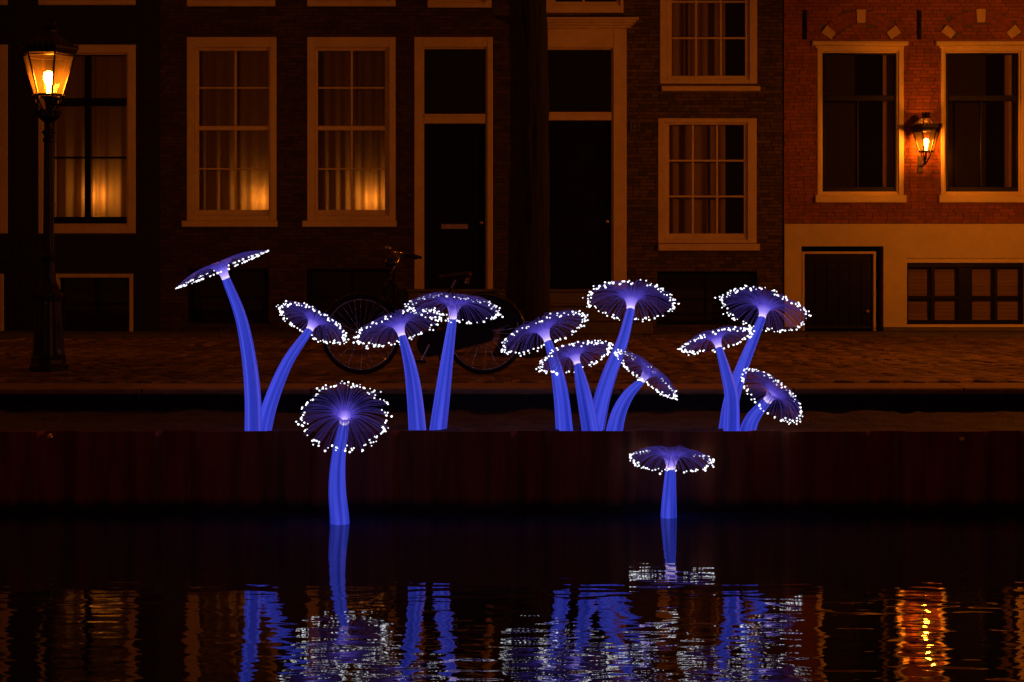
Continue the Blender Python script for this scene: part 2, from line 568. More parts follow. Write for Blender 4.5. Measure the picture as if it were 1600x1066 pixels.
def brickwork(x0, x1, z0, z1, holes, y0, y1, ph=.047, bl=.20, skip=None):
    mb = MB()
    n = int((z1 - z0) / ph)
    j = .004
    for r_ in range(n):
        za, zb = z0 + r_ * ph + j, z0 + (r_ + 1) * ph - j
        # cross bond: stretchers and headers by course
        l_ = bl if r_ % 2 else bl / 2
        x = x0 - random.uniform(0, l_)
        while x < x1:
            a, b = max(x + j, x0), min(x + l_ - j, x1)
            x += l_
            segs = [(a, b)]
            for h in holes:
                if h[2] < zb - .008 and h[3] > za + .008:
                    out = []
                    for (s, t) in segs:
                        if h[1] <= s or h[0] >= t: out.append((s, t)); continue
                        if h[0] > s: out.append((s, h[0]))
                        if h[1] < t: out.append((h[1], t))
                    segs = out
            for (s, t) in segs:
                if t - s < .02: continue
                if skip and skip((s + t) / 2, (za + zb) / 2): continue
                dy = random.gauss(0, .0015)
                z_ = random.gauss(0, .0012)
                f = y0 + dy
                vs = [(s, f, za + z_), (t, f, za + z_), (t, f, zb + z_), (s, f, zb + z_), (s, y1, za), (t, y1, za), (t, y1, zb), (s, y1, zb)]
                mb.add(vs, [(0, 1, 2, 3), (4, 5, 1, 0), (5, 6, 2, 1), (6, 7, 3, 2), (7, 4, 0, 3)], random.random())
    return mb


H_TOP = 7.6
ZB = 4.75          # bricks are built one by one up to here; the camera sees no higher


def house(name, label, px0, px1, holes_px, mortar, brick, y0=YF, stucco_py=None, arches=()):
    x0, x1 = X(px0), X(px1)
    root = empty(name, ((x0 + x1) / 2, y0, 0), label, 'house')
    holes = [(X(a), X(b), Z(d), Z(c)) for (a, b, c, d) in holes_px]
    off = root.location
    mb = MB()
    wall_mesh(mb, x0, x1, -.05, H_TOP, holes, y0 + .012, y0 + .3)
    # side, back and top of the house body
    mb.box(x0, x0 + .2, y0 + .3, y0 + 7, -.05, H_TOP)
    mb.box(x1 - .2, x1, y0 + .3, y0 + 7, -.05, H_TOP)
    mb.box(x0 + .2, x1 - .2, y0 + 6.8, y0 + 7, -.05, H_TOP)
    mb.box(x0 + .2, x1 - .2, y0 + .3, y0 + 6.8, H_TOP - .2, H_TOP)
    wl = mb.build('wall', mortar, root)
    wl.location = -off
    zs = Z(stucco_py) if stucco_py else .03

    def skip(x, z):
        return any(f(x, z) for f in arches)
    bw = brickwork(x0, x1, zs + .01 if stucco_py else zs, ZB, holes, y0, y0 + .014, skip=skip).build('brickwork', brick, root, kind='stuff')
    bw.location = -off
    c = MB()
    c.cbox(x0, x1, y0 - .25, y0 + .3, H_TOP + .002, H_TOP + .35, .05)
    c.cbox(x0, x1, y0 - .12, y0 + .3, H_TOP - .25, H_TOP - .002, .02)
    c.build('cornice', M['paint'], root).location = -off
    rf = MB()
    rf.add([(x0, y0 - .2, H_TOP + .35), (x1, y0 - .2, H_TOP + .35), (x1, y0 + 3.5, H_TOP + 3), (x0, y0 + 3.5, H_TOP + 3), (x1, y0 + 7, H_TOP + .35), (x0, y0 + 7, H_TOP + .35)],
           [(0, 1, 2, 3), (3, 2, 4, 5), (0, 3, 5), (1, 4, 2)])
    rf.build('roof', M['bluestone'], root).location = -off
    return root, x0, x1


def P(mb, name, m_, parent, root, **k):
    """build a part from world coordinates under its parent (all parents sit at the root's base)"""
    o = mb.build(name, m_, parent, **k)
    if parent is root: o.location = -root.location
    return o


def curtain(x0, x1, z0, z1, y, folds, amp, seed):
    rnd = random.Random(seed)
    n = max(24, int((x1 - x0) / .008))
    ks = [(rnd.uniform(.7, 1.4), rnd.uniform(0, 6.3)) for _ in range(3)]
    mb = MB()
    rows = 10
    vs = []
    for j in range(rows + 1):
        v = j / rows
        for i in range(n + 1):
            u = i / n
            s = sum(math.sin(2 * math.pi * folds * f * u + ph + .25 * math.sin(2.2 * v + ph)) for f, ph in ks) / 2
            vs.append((x0 + (x1 - x0) * u, y + amp * s * (.75 + .4 * (1 - v)), z0 + (z1 - z0) * v))
    mb.add(vs, [(j * (n + 1) + i, j * (n + 1) + i + 1, (j + 1) * (n + 1) + i + 1, (j + 1) * (n + 1) + i) for j in range(rows) for i in range(n)])
    return mb


def alcove(x0, x1, z0, z1, y0, y1):
    mb = MB()
    mb.add([(x0, y0, z0), (x1, y0, z0), (x1, y0, z1), (x0, y0, z1), (x0, y1, z0), (x1, y1, z0), (x1, y1, z1), (x0, y1, z1)],
           [(4, 5, 6, 7), (0, 1, 5, 4), (1, 2, 6, 5), (2, 3, 7, 6), (3, 0, 4, 7)])
    return mb


prnd = random.Random(4)


def window(root, outer, cas, sash, bars_v, bars_h, cm, sm, sill=None, cur=None, y=YF, barw=3.0, lintel=None, deep=.9, blind=False, dy=-.012, one_light=False):
    """outer: casing rectangle in px; cas / sash: widths l, r, t, b in px; bars at px rows / columns"""
    k = y / FPX
    x0, x1, z0, z1 = X(outer[0]), X(outer[1]), Z(outer[3]), Z(outer[2])
    wl, wr, wt, wb = [c * k for c in cas]
    fr = MB()
    fr.frame(x0, x1, z0, z1, wl, wr, wt, wb, y + dy, y + .16, .006)
    # stepped inner bead
    b_ = .022
    ix0, ix1, iz0, iz1 = x0 + wl, x1 - wr, z0 + wb, z1 - wt
    fr.frame(ix0, ix1, iz0, iz1, b_, b_, b_, b_, y + dy + .028, y + .10, .006)
    win = P(fr, 'window', cm, root, root)
    sl, sr, st, sb = [c * k for c in sash]
    sx0, sx1, sz0, sz1 = ix0 + .004, ix1 - .004, iz0 + .004, iz1 - .004
    gx0, gx1, gz0, gz1 = ix0 + sl, ix1 - sr, iz0 + sb, iz1 - st
    s_ = MB()
    s_.frame(sx0, sx1, sz0, sz1, gx0 - sx0, sx1 - gx1, sz1 - gz1, gz0 - sz0, y + .032, y + .085, .005)
    vb = [(X(b), w * k) for b, w in bars_v]
    hb = [(Z(b), w * k) for b, w in bars_h]
    for bx, bw in vb: s_.cbox(bx - bw / 2, bx + bw / 2, y + .038, y + .078, gz0, (hb[0][0] if one_light else gz1), .004)
    for bz, bw in hb: s_.cbox(gx0, gx1, y + .036, y + .080, bz - bw / 2, bz + bw / 2, .004)
    P(s_, 'sash', sm, win, root)
    xs = [gx0] + [v for bx, bw in vb for v in (bx - bw / 2, bx + bw / 2)] + [gx1]
    zs = [gz0] + [v for bz, bw in sorted(hb) for v in (bz - bw / 2, bz + bw / 2)] + [gz1]
    cells = [(a, b, c, d) for a, b in zip(xs[::2], xs[1::2]) for c, d in zip(zs[::2], zs[1::2])]
    if one_light:
        cells = [c for c in cells if c[2] < zs[-2] - .01] + [(gx0, gx1, zs[-2], zs[-1])]
    for (a, b, c, d) in cells:
            pn = MB()
            t_ = -.0035 - .0035 * prnd.random()
            pn.add([(a, y + .057 - t_, c), (b, y + .057 + t_, c), (b, y + .057 + t_, d), (a, y + .057 - t_, d), (a, y + .060 - t_, c), (b, y + .060 + t_, c), (b, y + .060 + t_, d), (a, y + .060 - t_, d)],
                   [(0, 1, 2, 3), (7, 6, 5, 4), (0, 4, 5, 1), (1, 5, 6, 2), (2, 6, 7, 3), (3, 7, 4, 0)])
            P(pn, 'pane', M['pane'], win, root)
    P(alcove(x0 + .01, x1 - .01, z0 + .01, z1 - .01, y + .31, y + deep), 'room', M['room'], win, root)
    if sill:
        a, b, c, d = X(sill[0]), X(sill[1]), Z(sill[3]), Z(sill[2])
        s2 = MB().cbox(a, b, y - .06, y + .10, c, d - .001, .008)
        P(s2, 'sill', cm, win, root)
    if lintel:
        a, b, c, d = X(lintel[0]), X(lintel[1]), Z(lintel[3]), Z(lintel[2])
        s2 = MB().cbox(a, b, y - .07, y + .05, c + .001, d, .012)
        s2.cbox(a + .05, b - .05, y - .03, y + .05, c - .03, c, .006)
        P(s2, 'lintel', cm, win, root)
    if cur:
        for (c0, c1, folds, seed) in cur:
            P(curtain(X(c0), X(c1), z0 + .02, z1 - .02, y + .215, folds, .034, seed), 'curtain', M['curtain'], win, root, smooth=True)
    if blind:
        bl_ = MB()
        zz = gz1
        while zz > gz0 - .03:
            bl_.add([(ix0, y + .17, zz), (ix1, y + .17, zz), (ix1, y + .162, zz - .06), (ix0, y + .162, zz - .06)], [(3, 2, 1, 0)])
            zz -= .06
        P(bl_, 'blind', M['blind'], win, root)
    return win


def cellar(root, rect, cas=0, cm=None, y=YF, grate=True):
    a, b, c, d = X(rect[0]), X(rect[1]), Z(rect[3]), Z(rect[2])
    k = y / FPX
    fr = MB()
    w0 = max(cas * k, .03)
    if cm: fr.frame(a, b, c, d, w0, w0, w0, 0, y - .006, y + .1)
    else: fr.frame(a, b, c, d, w0, w0, w0, .05, y + .08, y + .16)
    win = P(fr, 'cellar_window', cm or M['black'], root, root)
    pn = MB().box(a + w0, b - w0, y + .17, y + .175, c, d - w0)
    P(pn, 'pane', M['pane'], win, root)
    br = MB()
    mid = (c + d) / 2
    br.cbox(a + w0, b - w0, y + .14, y + .168, mid - .03, mid - .005, .004)
    br.cbox((a + b) / 2 - .02, (a + b) / 2 + .02, y + .142, y + .167, c, d - w0, .004)
    P(br, 'sash', M['black'], win, root)
    P(alcove(a, b, c, d, y + .31, y + .8), 'room', M['room'], win, root)
    return win


# --- black house with the street lantern before it
hA_holes = [(60, 212, 70, 365), (-140, 12, 70, 365), (85, 208, 428, 519), (-120, 6, 428, 519), (60, 212, -290, 8), (-140, 12, -290, 8)]
hA, _, _ = house('townhouse', 'black-painted brick house behind the tall street lantern', -440, 250, hA_holes, M['mortar_dark'], M['brick_black'])
for d in (0, -200):
    window(hA, (60 + d, 212 + d, 70, 365), (8, 12, 13, 13), (14, 3, 4, 13), [(135.5 + d, 9)], [(159, 12), (246, 3)], M['paint'], M['black'],
           cur=[(62 + d, 210 + d, 7, 11 + d)])
    window(hA, (60 + d, 212 + d, -290, 8), (8, 12, 13, 13), (14, 3, 4, 13), [(135.5 + d, 9)], [(-120, 12)], M['paint'], M['black'])
cellar(hA, (85, 208, 428, 519), 6, M['paint'])
cellar(hA, (-120, 6, 428, 519), 6, M['paint'])

# --- dark brown house with two lit windows and the first door
hB_holes = [(292, 432, 58, 345), (480, 618, 58, 345), (647, 770, 58, 456), (293, 420, 421, 505), (479, 617, 421, 505),
            (292, 430, -260, 10), (480, 618, -260, 10), (668, 768, -260, 12)]
hB, _, _ = house('townhouse', 'dark brown brick house with two curtained sash windows and black door with letter plate', 250, 806, hB_holes, M['mortar_dark'], M['brick_brown'])
for (a, b, mid, seed, gl, gr) in ((292, 432, 367, 3, 310, 420), (480, 618, 549, 5, 496, 601)):
    window(hB, (a, b, 58, 345), (12, 10, 16, 8), (gl - a - 12, b - gr - 10, 5, 9), [(mid, 3.2)], [(137, 2.6), (200, 7), (264, 2.6)], M['paint'], M['paint'],
           sill=(a - 7, b + 2, 345, 355), cur=[(a + 2, b - 2, 6.5, seed)])
for (a, b, z_) in ((292, 430, 10), (480, 618, 10), (668, 768, 12)):
    window(hB, (a, b, -260, z_), (12, 10, 16, 8), (6, 6, 5, 9), [((a + b) / 2, 3.2)], [(-130, 7)], M['paint'], M['paint'])
cellar(hB, (293, 420, 421, 505))
cellar(hB, (479, 617, 421, 505))

# --- brown house with the second door and the three-pane-wide windows
hC_holes = [(818, 979, 45, 456), (1028, 1182, 185, 380), (1031, 1183, -70, 131), (1027, 1183, 425, 508), (850, 974, -230, 20)]
hC, _, _ = house('townhouse', 'weathered brown brick house whose black door has a cream cornice above', 806, 1223, hC_holes, M['mortar_dark'], M['brick_olive'])
window(hC, (1028, 1182, 185, 380), (10, 14, 7, 6), (8, 5, 3, 9), [(1083, 3.4), (1121, 3.4)], [(251, 3), (307, 3)], M['paint'], M['paint'],
       sill=(1028, 1186, 381, 392), cur=[(1030, 1137, 5, 21)])
window(hC, (1031, 1183, -70, 131), (10, 12, 7, 6), (9, 6, 3, 7), [(1088, 3.4), (1127, 3.4)], [(2, 3), (59, 3)], M['paint'], M['paint'],
       sill=(1033, 1187, 135, 143), cur=[(1033, 1137, 5, 22)])
window(hC, (850, 974, -230, 20), (10, 5, 7, 12), (8, 5, 3, 6), [(912, 3.4)], [(-110, 5)], M['paint'], M['paint'])
cellar(hC, (1027, 1183, 425, 508))


def door(root, outer, cas, bar, leaf_top, y=YF, head=None, letter=None, frame_m='paint'):
    k = y / FPX
    x0, x1, z0, z1 = X(outer[0]), X(outer[1]), Z(outer[3]), Z(outer[2])
    wl, wr, wt = [c * k for c in cas]
    lf = MB()
    ix0, ix1 = x0 + wl, x1 - wr
    lz1 = Z(leaf_top)
    lf.cbox(ix0 + .004, ix1 - .004, y + .10, y + .15, z0 + .01, lz1 - .003, .004)
    # raised stiles, rails and panel mouldings
    wd = ix1 - ix0
    lf.frame(ix0 + .006, ix1 - .006, z0 + .012, lz1 - .005, .11, .11, .12, .2, y + .085, y + .101)
    zm = z0 + (lz1 - z0) * .40
    lf.cbox(ix0 + .116, ix1 - .116, y + .086, y + .101, zm - .07, zm + .07, .004)
    for (a, b) in ((z0 + .27, zm - .12), (zm + .12, lz1 - .18)):
        lf.frame(ix0 + .16, ix1 - .16, a, b, .025, .025, .025, .025, y + .078, y + .101, .008)
        lf.cbox(ix0 + .22, ix1 - .22, y + .09, y + .101, a + .06, b - .06, .008)
    d = P(lf, 'door', M['black'], root, root)
    fr = MB()
    fr.frame(x0, x1, z0, z1, wl, wr, wt, 0, y - .014, y + .16, .008)
    b_ = .02
    fr.frame(ix0, ix1, z0, z1 - wt, b_, b_, b_, 0, y + .02, y + .09, .006)
    fr.cbox(ix0 + b_, ix1 - b_, y + .012, y + .16, Z(bar[1]), Z(bar[0]), .008)
    fr.cbox(ix0 + b_, ix1 - b_, y - .003, y + .06, Z(bar[0]) - .04, Z(bar[0]), .008)
    P(fr, 'door_frame', M[frame_m], d, root)
    pn = MB().box(ix0 + b_, ix1 - b_, y + .085, y + .089, Z(bar[0]), z1 - wt - b_)
    P(pn, 'transom_pane', M['pane'], d, root)
    P(alcove(x0 + .02, x1 - .02, z0, z1 - .02, y + .31, y + 1.2), 'hall', M['room'], d, root)
    if letter:
        a, b, c, e_ = letter
        lp = MB().cbox(X(a), X(b), y + .066, y + .086, Z(e_), Z(c), .004)
        P(lp, 'letter_plate', M['brass'], d, root)
    kn = MB()
    kn.lathe([(.006, 0), (.009, .02), (.024, .03), (.028, .045), (.02, .06), (.004, .066)], 14)
    o = kn.build('knob', M['brass'], d, smooth=True)
    o.rotation_euler = (R(90), 0, 0)
    o.location = (ix1 - .075, y + .086, zm + .02)
    if head:
        h = MB()
        a, b, c, e_ = head
        hx0, hx1, hz1 = X(a), X(b), Z(c)
        for (ins, dep, t0, t1) in ((0, .20, 0, .035), (.03, .17, .035, .065), (.06, .13, .065, .095), (.09, .09, .095, .125)):
            h.cbox(hx0 + ins, hx1 - ins, y - dep, y + .05, hz1 - t1, hz1 - t0 - .001, .008)
        h.cbox(hx0 + .15, hx1 - .15, y - .03, y + .04, Z(e_), hz1 - .126, .004)
        P(h, 'door_cornice', M[frame_m], d, root)
    return d


d1 = door(hB, (647, 770, 58, 456), (13, 9, 16), (178, 193), 193, letter=(689, 731, 350, 358))
d2 = door(hC, (818, 979, 45, 456), (22, 21, 30), (175, 188), 188, head=(800, 996, 30, 44.5))
for (root, a, b) in ((hB, 640, 790), (hC, 812, 1004)):
    for i, (top, back) in enumerate(((.56, 19.98), (.38, 19.98), (.20, 19.98))):
        s_ = MB()
        f = 19.70 - i * .24
        k = 19.98 if i == 0 else 19.70 - (i - 1) * .24 - .001
        s_.cbox(X(a) - i * .03, X(b) + i * .03, f, k, .036, top, .012)
        s_.cbox(X(a) - i * .03 - .015, X(b) + i * .03 + .015, f - .02, k - .002, top + .001, top + .035, .01)
        P(s_, 'stone_step', M['bluestone'], root, root)
# small bracket plate on the wall of the brown house
pl = MB()
pl.frame(X(984), X(999), Z(205), Z(190), .025, .025, .025, .025, YF - .03, YF + .01, .004)
pl.cbox(X(988), X(995), YF - .02, YF + .01, Z(201), Z(194), .004)
P(pl, 'bell_plate', M['bluestone'], hC, hC)

# --- red brick house with ochre stucco basement
arch_defs = []
for (cx, half, top, spring) in ((1345, 58, 17, 46), (1532, 58, 16, 45)):
    # circle through the crown and the two springers, in metres
    c_x, hw = X(cx), half * YF / FPX
    zt, zs_ = Z(top), Z(spring)
    rise = zt - zs_
    r_ = (hw * hw + rise * rise) / (2 * rise)
    arch_defs.append((c_x, zt - r_, r_, hw))


def arch_fn(c):
    cx, cz, ro, hw = c
    amax = math.asin(min(1, (hw + .03) / ro))

    def f(x, z):
        d = math.hypot(x - cx, z - cz)
        return abs(math.atan2(x - cx, z - cz)) < amax and ro - .168 < d < ro + .006
    return f


hD_holes = [(1277, 1412, 71, 305), (1470, 1603, 71, 305), (1252, 1380, 385, 527), (1415, 1603, 404, 513), (1663, 1796, 71, 305), (1663, 1796, 385, 527), (1277, 1412, -330, -90), (1470, 1603, -330, -90)]
hD, _, _ = house('townhouse', 'red brick house with ochre stucco basement and wall lantern between its windows', 1225, 2000, hD_holes, M['mortar_red'], M['brick_red'], stucco_py=350, arches=[arch_fn(c) for c in arch_defs])
st = MB()
wall_mesh(st, X(1225.5), X(2000), Z(511), Z(350), [h for h in [(X(a), X(b), Z(d), Z(c)) for (a, b, c, d) in hD_holes[2:4] + [hD_holes[5]]]], YF - .022, YF + .011)
P(st, 'stucco_basement', M['stucco'], hD, hD)
pls = MB()
xs = [1225.5, 1252, 1380, 1663, 1796, 2000]
for a, b in ((1225.5, 1252), (1380, 1663), (1796, 2000)):
    pls.cbox(X(a), X(b), YF - .015, YF + .011, .036, Z(511) - .002, .004)
P(pls, 'plinth', M['bluestone'], hD, hD)
for d in (0, 193, 386):
    b = 1412 + d if d == 0 else 1410 + d
    window(hD, (1277 + d, b, 71, 305), (6, 8, 9, 3), (7, 5, 5, 10), [(1341.5 + d, 3)], [(153, 9)], M['paint2'], M['black'],
           sill=(1273 + d, b + 3, 305, 317), lintel=(1268 + d, b + 6, 65, 72), cur=[(1386 + d, b - 4, 1.5, 31 + d)], one_light=True)
for d in (0, 193):
    window(hD, (1277 + d, 1412 + d, -330, -90), (6, 8, 9, 3), (7, 5, 5, 10), [(1341.5 + d, 3)], [(-250, 9)], M['paint2'], M['black'])
# transom of the tall windows reads as one light: a vertical bar only below it
for (cx, cz, ro, hw) in arch_defs:
    amax = math.asin(hw / ro)
    n = 34
    ab = MB()
    for i in range(n):
        a0, a1 = -amax + 2 * amax * i / n + .0016, -amax + 2 * amax * (i + 1) / n - .0016
        for (r0, r1) in ((ro - .16, ro - .083), (ro - .078, ro)):
            f = YF - .002 + random.gauss(0, .0015)
            q4 = [(cx + r0 * math.sin(a0), cz + r0 * math.cos(a0)), (cx + r0 * math.sin(a1), cz + r0 * math.cos(a1)), (cx + r1 * math.sin(a1), cz + r1 * math.cos(a1)), (cx + r1 * math.sin(a0), cz + r1 * math.cos(a0))]
            vs = [(x, f, z) for x, z in q4] + [(x, YF + .014, z) for x, z in q4]
            ab.add(vs, [(0, 1, 2, 3), (4, 5, 1, 0), (5, 6, 2, 1), (6, 7, 3, 2), (7, 4, 0, 3)], random.random() * .7)
    P(ab, 'arch_brickwork', M['brick_red'], hD, hD, kind='stuff')
    for an in (-amax, 0, amax):
        s_ = MB()
        wd, r0, r1 = .062, ro - .155 - (.01 if an == 0 else 0), ro + (.012 if an == 0 else .0)
        pts = []
        for (u, r_) in ((-.85, r0), (.85, r0), (1, r1), (-1, r1)):
            px_, pz_ = u * wd, r_
            pts.append((cx + px_ * math.cos(an) + pz_ * math.sin(an), cz - px_ * math.sin(an) + pz_ * math.cos(an)))
        vs = [(x, YF - .03, z) for x, z in pts] + [(x, YF + .013, z) for x, z in pts]
        s_.add(vs, [(0, 1, 2, 3), (4, 5, 1, 0), (5, 6, 2, 1), (6, 7, 3, 2), (7, 4, 0, 3)])
        P(s_, 'arch_stone', M['sandstone'], hD, hD)
for ax in (1257.5, 1436):
    s_ = MB().cbox(X(ax - 2.6), X(ax + 2.6), YF - .035, YF - .004, Z(62), Z(17), .006)
    s_.cbox(X(ax - 1.2), X(ax + 1.2), YF - .05, YF - .034, Z(44), Z(36), .004)
    P(s_, 'wall_anchor', M['black'], hD, hD)
# sunken basement doors
for d in (0, 411):
    lf = MB()
    a, b, c, e_ = X(1258 + d), X(1366 + d), .04, Z(397)
    lf.cbox(a, b, YF + .10, YF + .15, c, e_, .004)
    nb = 6
    for i in range(nb):
        lf.cbox(a + (b - a) * i / nb + .003, a + (b - a) * (i + 1) / nb - .003, YF + .09, YF + .101, c + .004, e_ - .1, .004)
    lf.cbox(a + .12, b - .22, YF + .082, YF + .092, Z(422), Z(419), .003)
    dd = P(lf, 'basement_door', M['black'], hD, hD)
    fr = MB().frame(X(1254 + d), X(1370 + d), .037, Z(393), .035, .035, .035, 0, YF + .04, YF + .16, .006)
    P(fr, 'door_frame', M['paint2'], dd, hD)
    P(alcove(X(1253 + d), X(1379 + d), .037, Z(386), YF + .31, YF + 1), 'hall', M['room'], dd, hD)
    kn = MB()
    kn.lathe([(.006, 0), (.010, .02), (.026, .03), (.030, .045), (.02, .06), (.004, .066)], 14)
    o = kn.build('knob', M['brass'], dd, smooth=True)
    o.rotation_euler = (R(90), 0, 0)
    o.location = (X(1357 + d), YF + .09, Z(487))
# basement casements
fr = MB()
x0, x1, z0, z1 = X(1415), X(1603), Z(513), Z(404)
fr.frame(x0, x1, z0, z1, .02, .02, .06, .05, YF + .0, YF + .12, .006)
bw_ = P(fr, 'basement_window', M['paint2'], hD, hD)
s_ = MB()
s_.frame(x0 + .021, x1 - .021, z0 + .051, z1 - .061, .03, .03, .06, .055, YF + .05, YF + .1)
s_.cbox(X(1499), X(1521), YF + .052, YF + .1, z0 + .1, z1 - .12, .004)
for v in (1459.5, 1557.5): s_.cbox(X(v - 3), X(v + 3), YF + .054, YF + .098, z0 + .1, z1 - .12, .004)
for (u0, u1) in ((1421, 1456.5), (1462.5, 1499), (1521, 1554.5), (1560.5, 1597)):
    s_.cbox(X(u0), X(u1), YF + .056, YF + .096, Z(467.5), Z(462.5), .004)
    for (v0, v1) in ((418, 462.5), (467.5, 503)):
        P(MB().box(X(u0), X(u1), YF + .072, YF + .075, Z(v1), Z(v0)), 'pane', M['pane'], bw_, hD)
P(s_, 'sash', M['black'], bw_, hD)
bl = MB()
zz = Z(413)
while zz > Z(506):
    bl.box(x0 + .03, x1 - .03, YF + .16 + random.uniform(0, .003), YF + .166, zz - .048, zz - .002)
    zz -= .05
P(bl, 'blind', M['blind'], bw_, hD)
P(alcove(x0, x1, z0, z1, YF + .31, YF + .8), 'room', M['room'], bw_, hD)

# ------------------------------------------------------------ lamps standing on the sills behind the lit curtains
for (px, py, lab) in ((160, 306, 'lit table lamp glowing behind the curtain of the black house'),
                      (412, 312, 'lit table lamp behind the curtain of the window beside the black house'),
                      (582, 312, 'lit table lamp behind the curtain of the window beside the door with letter plate')):
    p0 = at(px, py, YF + .40)
    t = empty('table_lamp', (p0.x, p0.y, p0.z), lab, 'lamp', 'lamps behind lit curtains')
    zb = Z(350, YF + .40) - p0.z
    MB().lathe([(.06, zb), (.06, zb + .015), (.012, zb + .03), (.009, -.05)], 12).build('lamp_foot', M['brass'], t)
    MB().lathe([(.075, -.07), (.068, 0), (.05, .07)], 14).build('lamp_shade', M['shade'], t)


# ------------------------------------------------------------ street lantern
def hexring(mb, r0, z0, r1, z1, t, n=6, off=.5):
    """open prism band between two hexagons, thickness t"""
    vs = []
    for (r, z) in ((r0, z0), (r1, z1), (r1 - t, z1), (r0 - t, z0)):
        for k in range(n):
            a = 2 * math.pi * (k + off) / n
            vs.append((r * math.sin(a), -r * math.cos(a), z))
    fs = []
    for j in range(4):
        j2 = (j + 1) % 4
        for k in range(n):
            k2 = (k + 1) % n
            fs.append((j * n + k, j * n + k2, j2 * n + k2, j2 * n + k))
    mb.add(vs, fs)


def hexpt(r, z, k, off=.5, n=6):
    a = 2 * math.pi * (k + off) / n
    return Vector((r * math.sin(a), -r * math.cos(a), z))


def lantern_head(root, zb, zt, rb, rt, bulb_m, bulb_r, iron, crown_h, glazed=False):
    fr = MB()
    hexring(fr, rb + .008, zb - .022, rb + .010, zb, .03)
    fr.lathe([(.012, zb - .03), (bulb_r * .5, zb - .02), (bulb_r * .5, zb + .008)], 10)
    for k in range(3): fr.tube([hexpt(rb, zb - .012, k), hexpt(rb, zb - .012, k + 3)], .006, 5)
    hexring(fr, rt + .004, zt - .03, rt + .022, zt + .012, .02)
    hexring(fr, rt + .03, zt + .012, rt + .034, zt + .03, .05)
    for k in range(6):
        fr.tube([hexpt(rb + .004, zb - .01, k), hexpt(rt + .006, zt, k)], .0085, 6)
        fr.tube([hexpt(rt - .012, zt - .045, k), hexpt(rt - .012, zt - .045, k + 1)], .006, 5)
    fr.build('lantern_frame', iron, root)
    for k in range(6):
        pn = MB()
        a, b, c, d = hexpt(rb, zb, k), hexpt(rb, zb, k + 1), hexpt(rt, zt - .03, k + 1), hexpt(rt, zt - .03, k)
        nrm = ((b - a).cross(d - a)).normalized() * .003
        pn.add([a, b, c, d, a - nrm, b - nrm, c - nrm, d - nrm], [(0, 1, 2, 3), (7, 6, 5, 4), (0, 4, 5, 1), (1, 5, 6, 2), (2, 6, 7, 3), (3, 7, 4, 0)])
        pn.build('pane', M['lantern_pane'], root)
    rf = MB()
    s = crown_h
    rf.lathe([(rt + .03, zt + .03), (rt * .82, zt + .30 * s), (rt * .52, zt + .50 * s), (rt * .34, zt + .62 * s), (rt * .30, zt + .66 * s), (rt * .30, zt + .72 * s), (rt * .12, zt + .76 * s)], 6, off=.5)
    roof = rf.build('lantern_roof', M['lantern_pane'] if glazed else iron, root)
    if glazed:
        rb_ = MB()
        for k in range(6):
            rb_.tube([hexpt(rt + .03, zt + .03, k), hexpt(rt * .82, zt + .30 * s, k), hexpt(rt * .52, zt + .50 * s, k), hexpt(rt * .30, zt + .66 * s, k)], .007, 5)
        rb_.lathe([(rt * .36, zt + .60 * s), (rt * .34, zt + .68 * s), (rt * .2, zt + .76 * s)], 6, off=.5)
        rb_.build('roof_rib', iron, roof)
    lv = MB()
    for k in range(6):           # row of cast leaves round the eaves
        for u in (.12, .31, .5, .69, .88):
            p = hexpt(rt + .028, zt + .03, k).lerp(hexpt(rt + .028, zt + .03, k + 1), u)
            o = Vector((p.x, p.y, 0)).normalized()
            tdir = Vector((-o.y, o.x, 0)) * .017
            up = Vector((0, 0, .036))
            lv.add([p - tdir, p + tdir, p + tdir * .8 + up * .6 + o * .008, p + up + o * .016, p - tdir * .8 + up * .6 + o * .008, p + up * .4 - o * .012],
                   [(0, 1, 2, 3, 4), (1, 0, 5), (2, 1, 5), (3, 2, 5), (4, 3, 5), (0, 4, 5)])
    lv.build('leaf_crest', iron, roof, kind='stuff')
    fn = MB()
    fn.lathe([(rt * .1, zt + .74 * s), (rt * .17, zt + .80 * s), (rt * .08, zt + .85 * s), (rt * .13, zt + .9 * s), (.004, zt + s)], 12)
    for k in range(6):           # curled crown leaves
        a = 2 * math.pi * k / 6
        o = Vector((math.sin(a), -math.cos(a), 0))
        z0 = zt + .76 * s
        fn.tube([o * rt * .12 + Vector((0, 0, z0)), o * rt * .26 + Vector((0, 0, z0 + .10 * s)), o * rt * .30 + Vector((0, 0, z0 + .2 * s)), o * rt * .20 + Vector((0, 0, z0 + .22 * s))], [.011, .010, .008, .005], 5)
    fn.build('finial', iron, root)
    bb = MB()
    h = bulb_r
    bb.lathe([(h * .34, zb + .01), (h * .42, zb + .02 + h * 1.2), (h * .85, zb + .02 + h * 2.2), (h, zb + .02 + h * 3), (h * .82, zb + .02 + h * 3.8), (h * .3, zb + .02 + h * 4.15)], 14)
    bb.build('bulb', bulb_m, root, smooth=True)


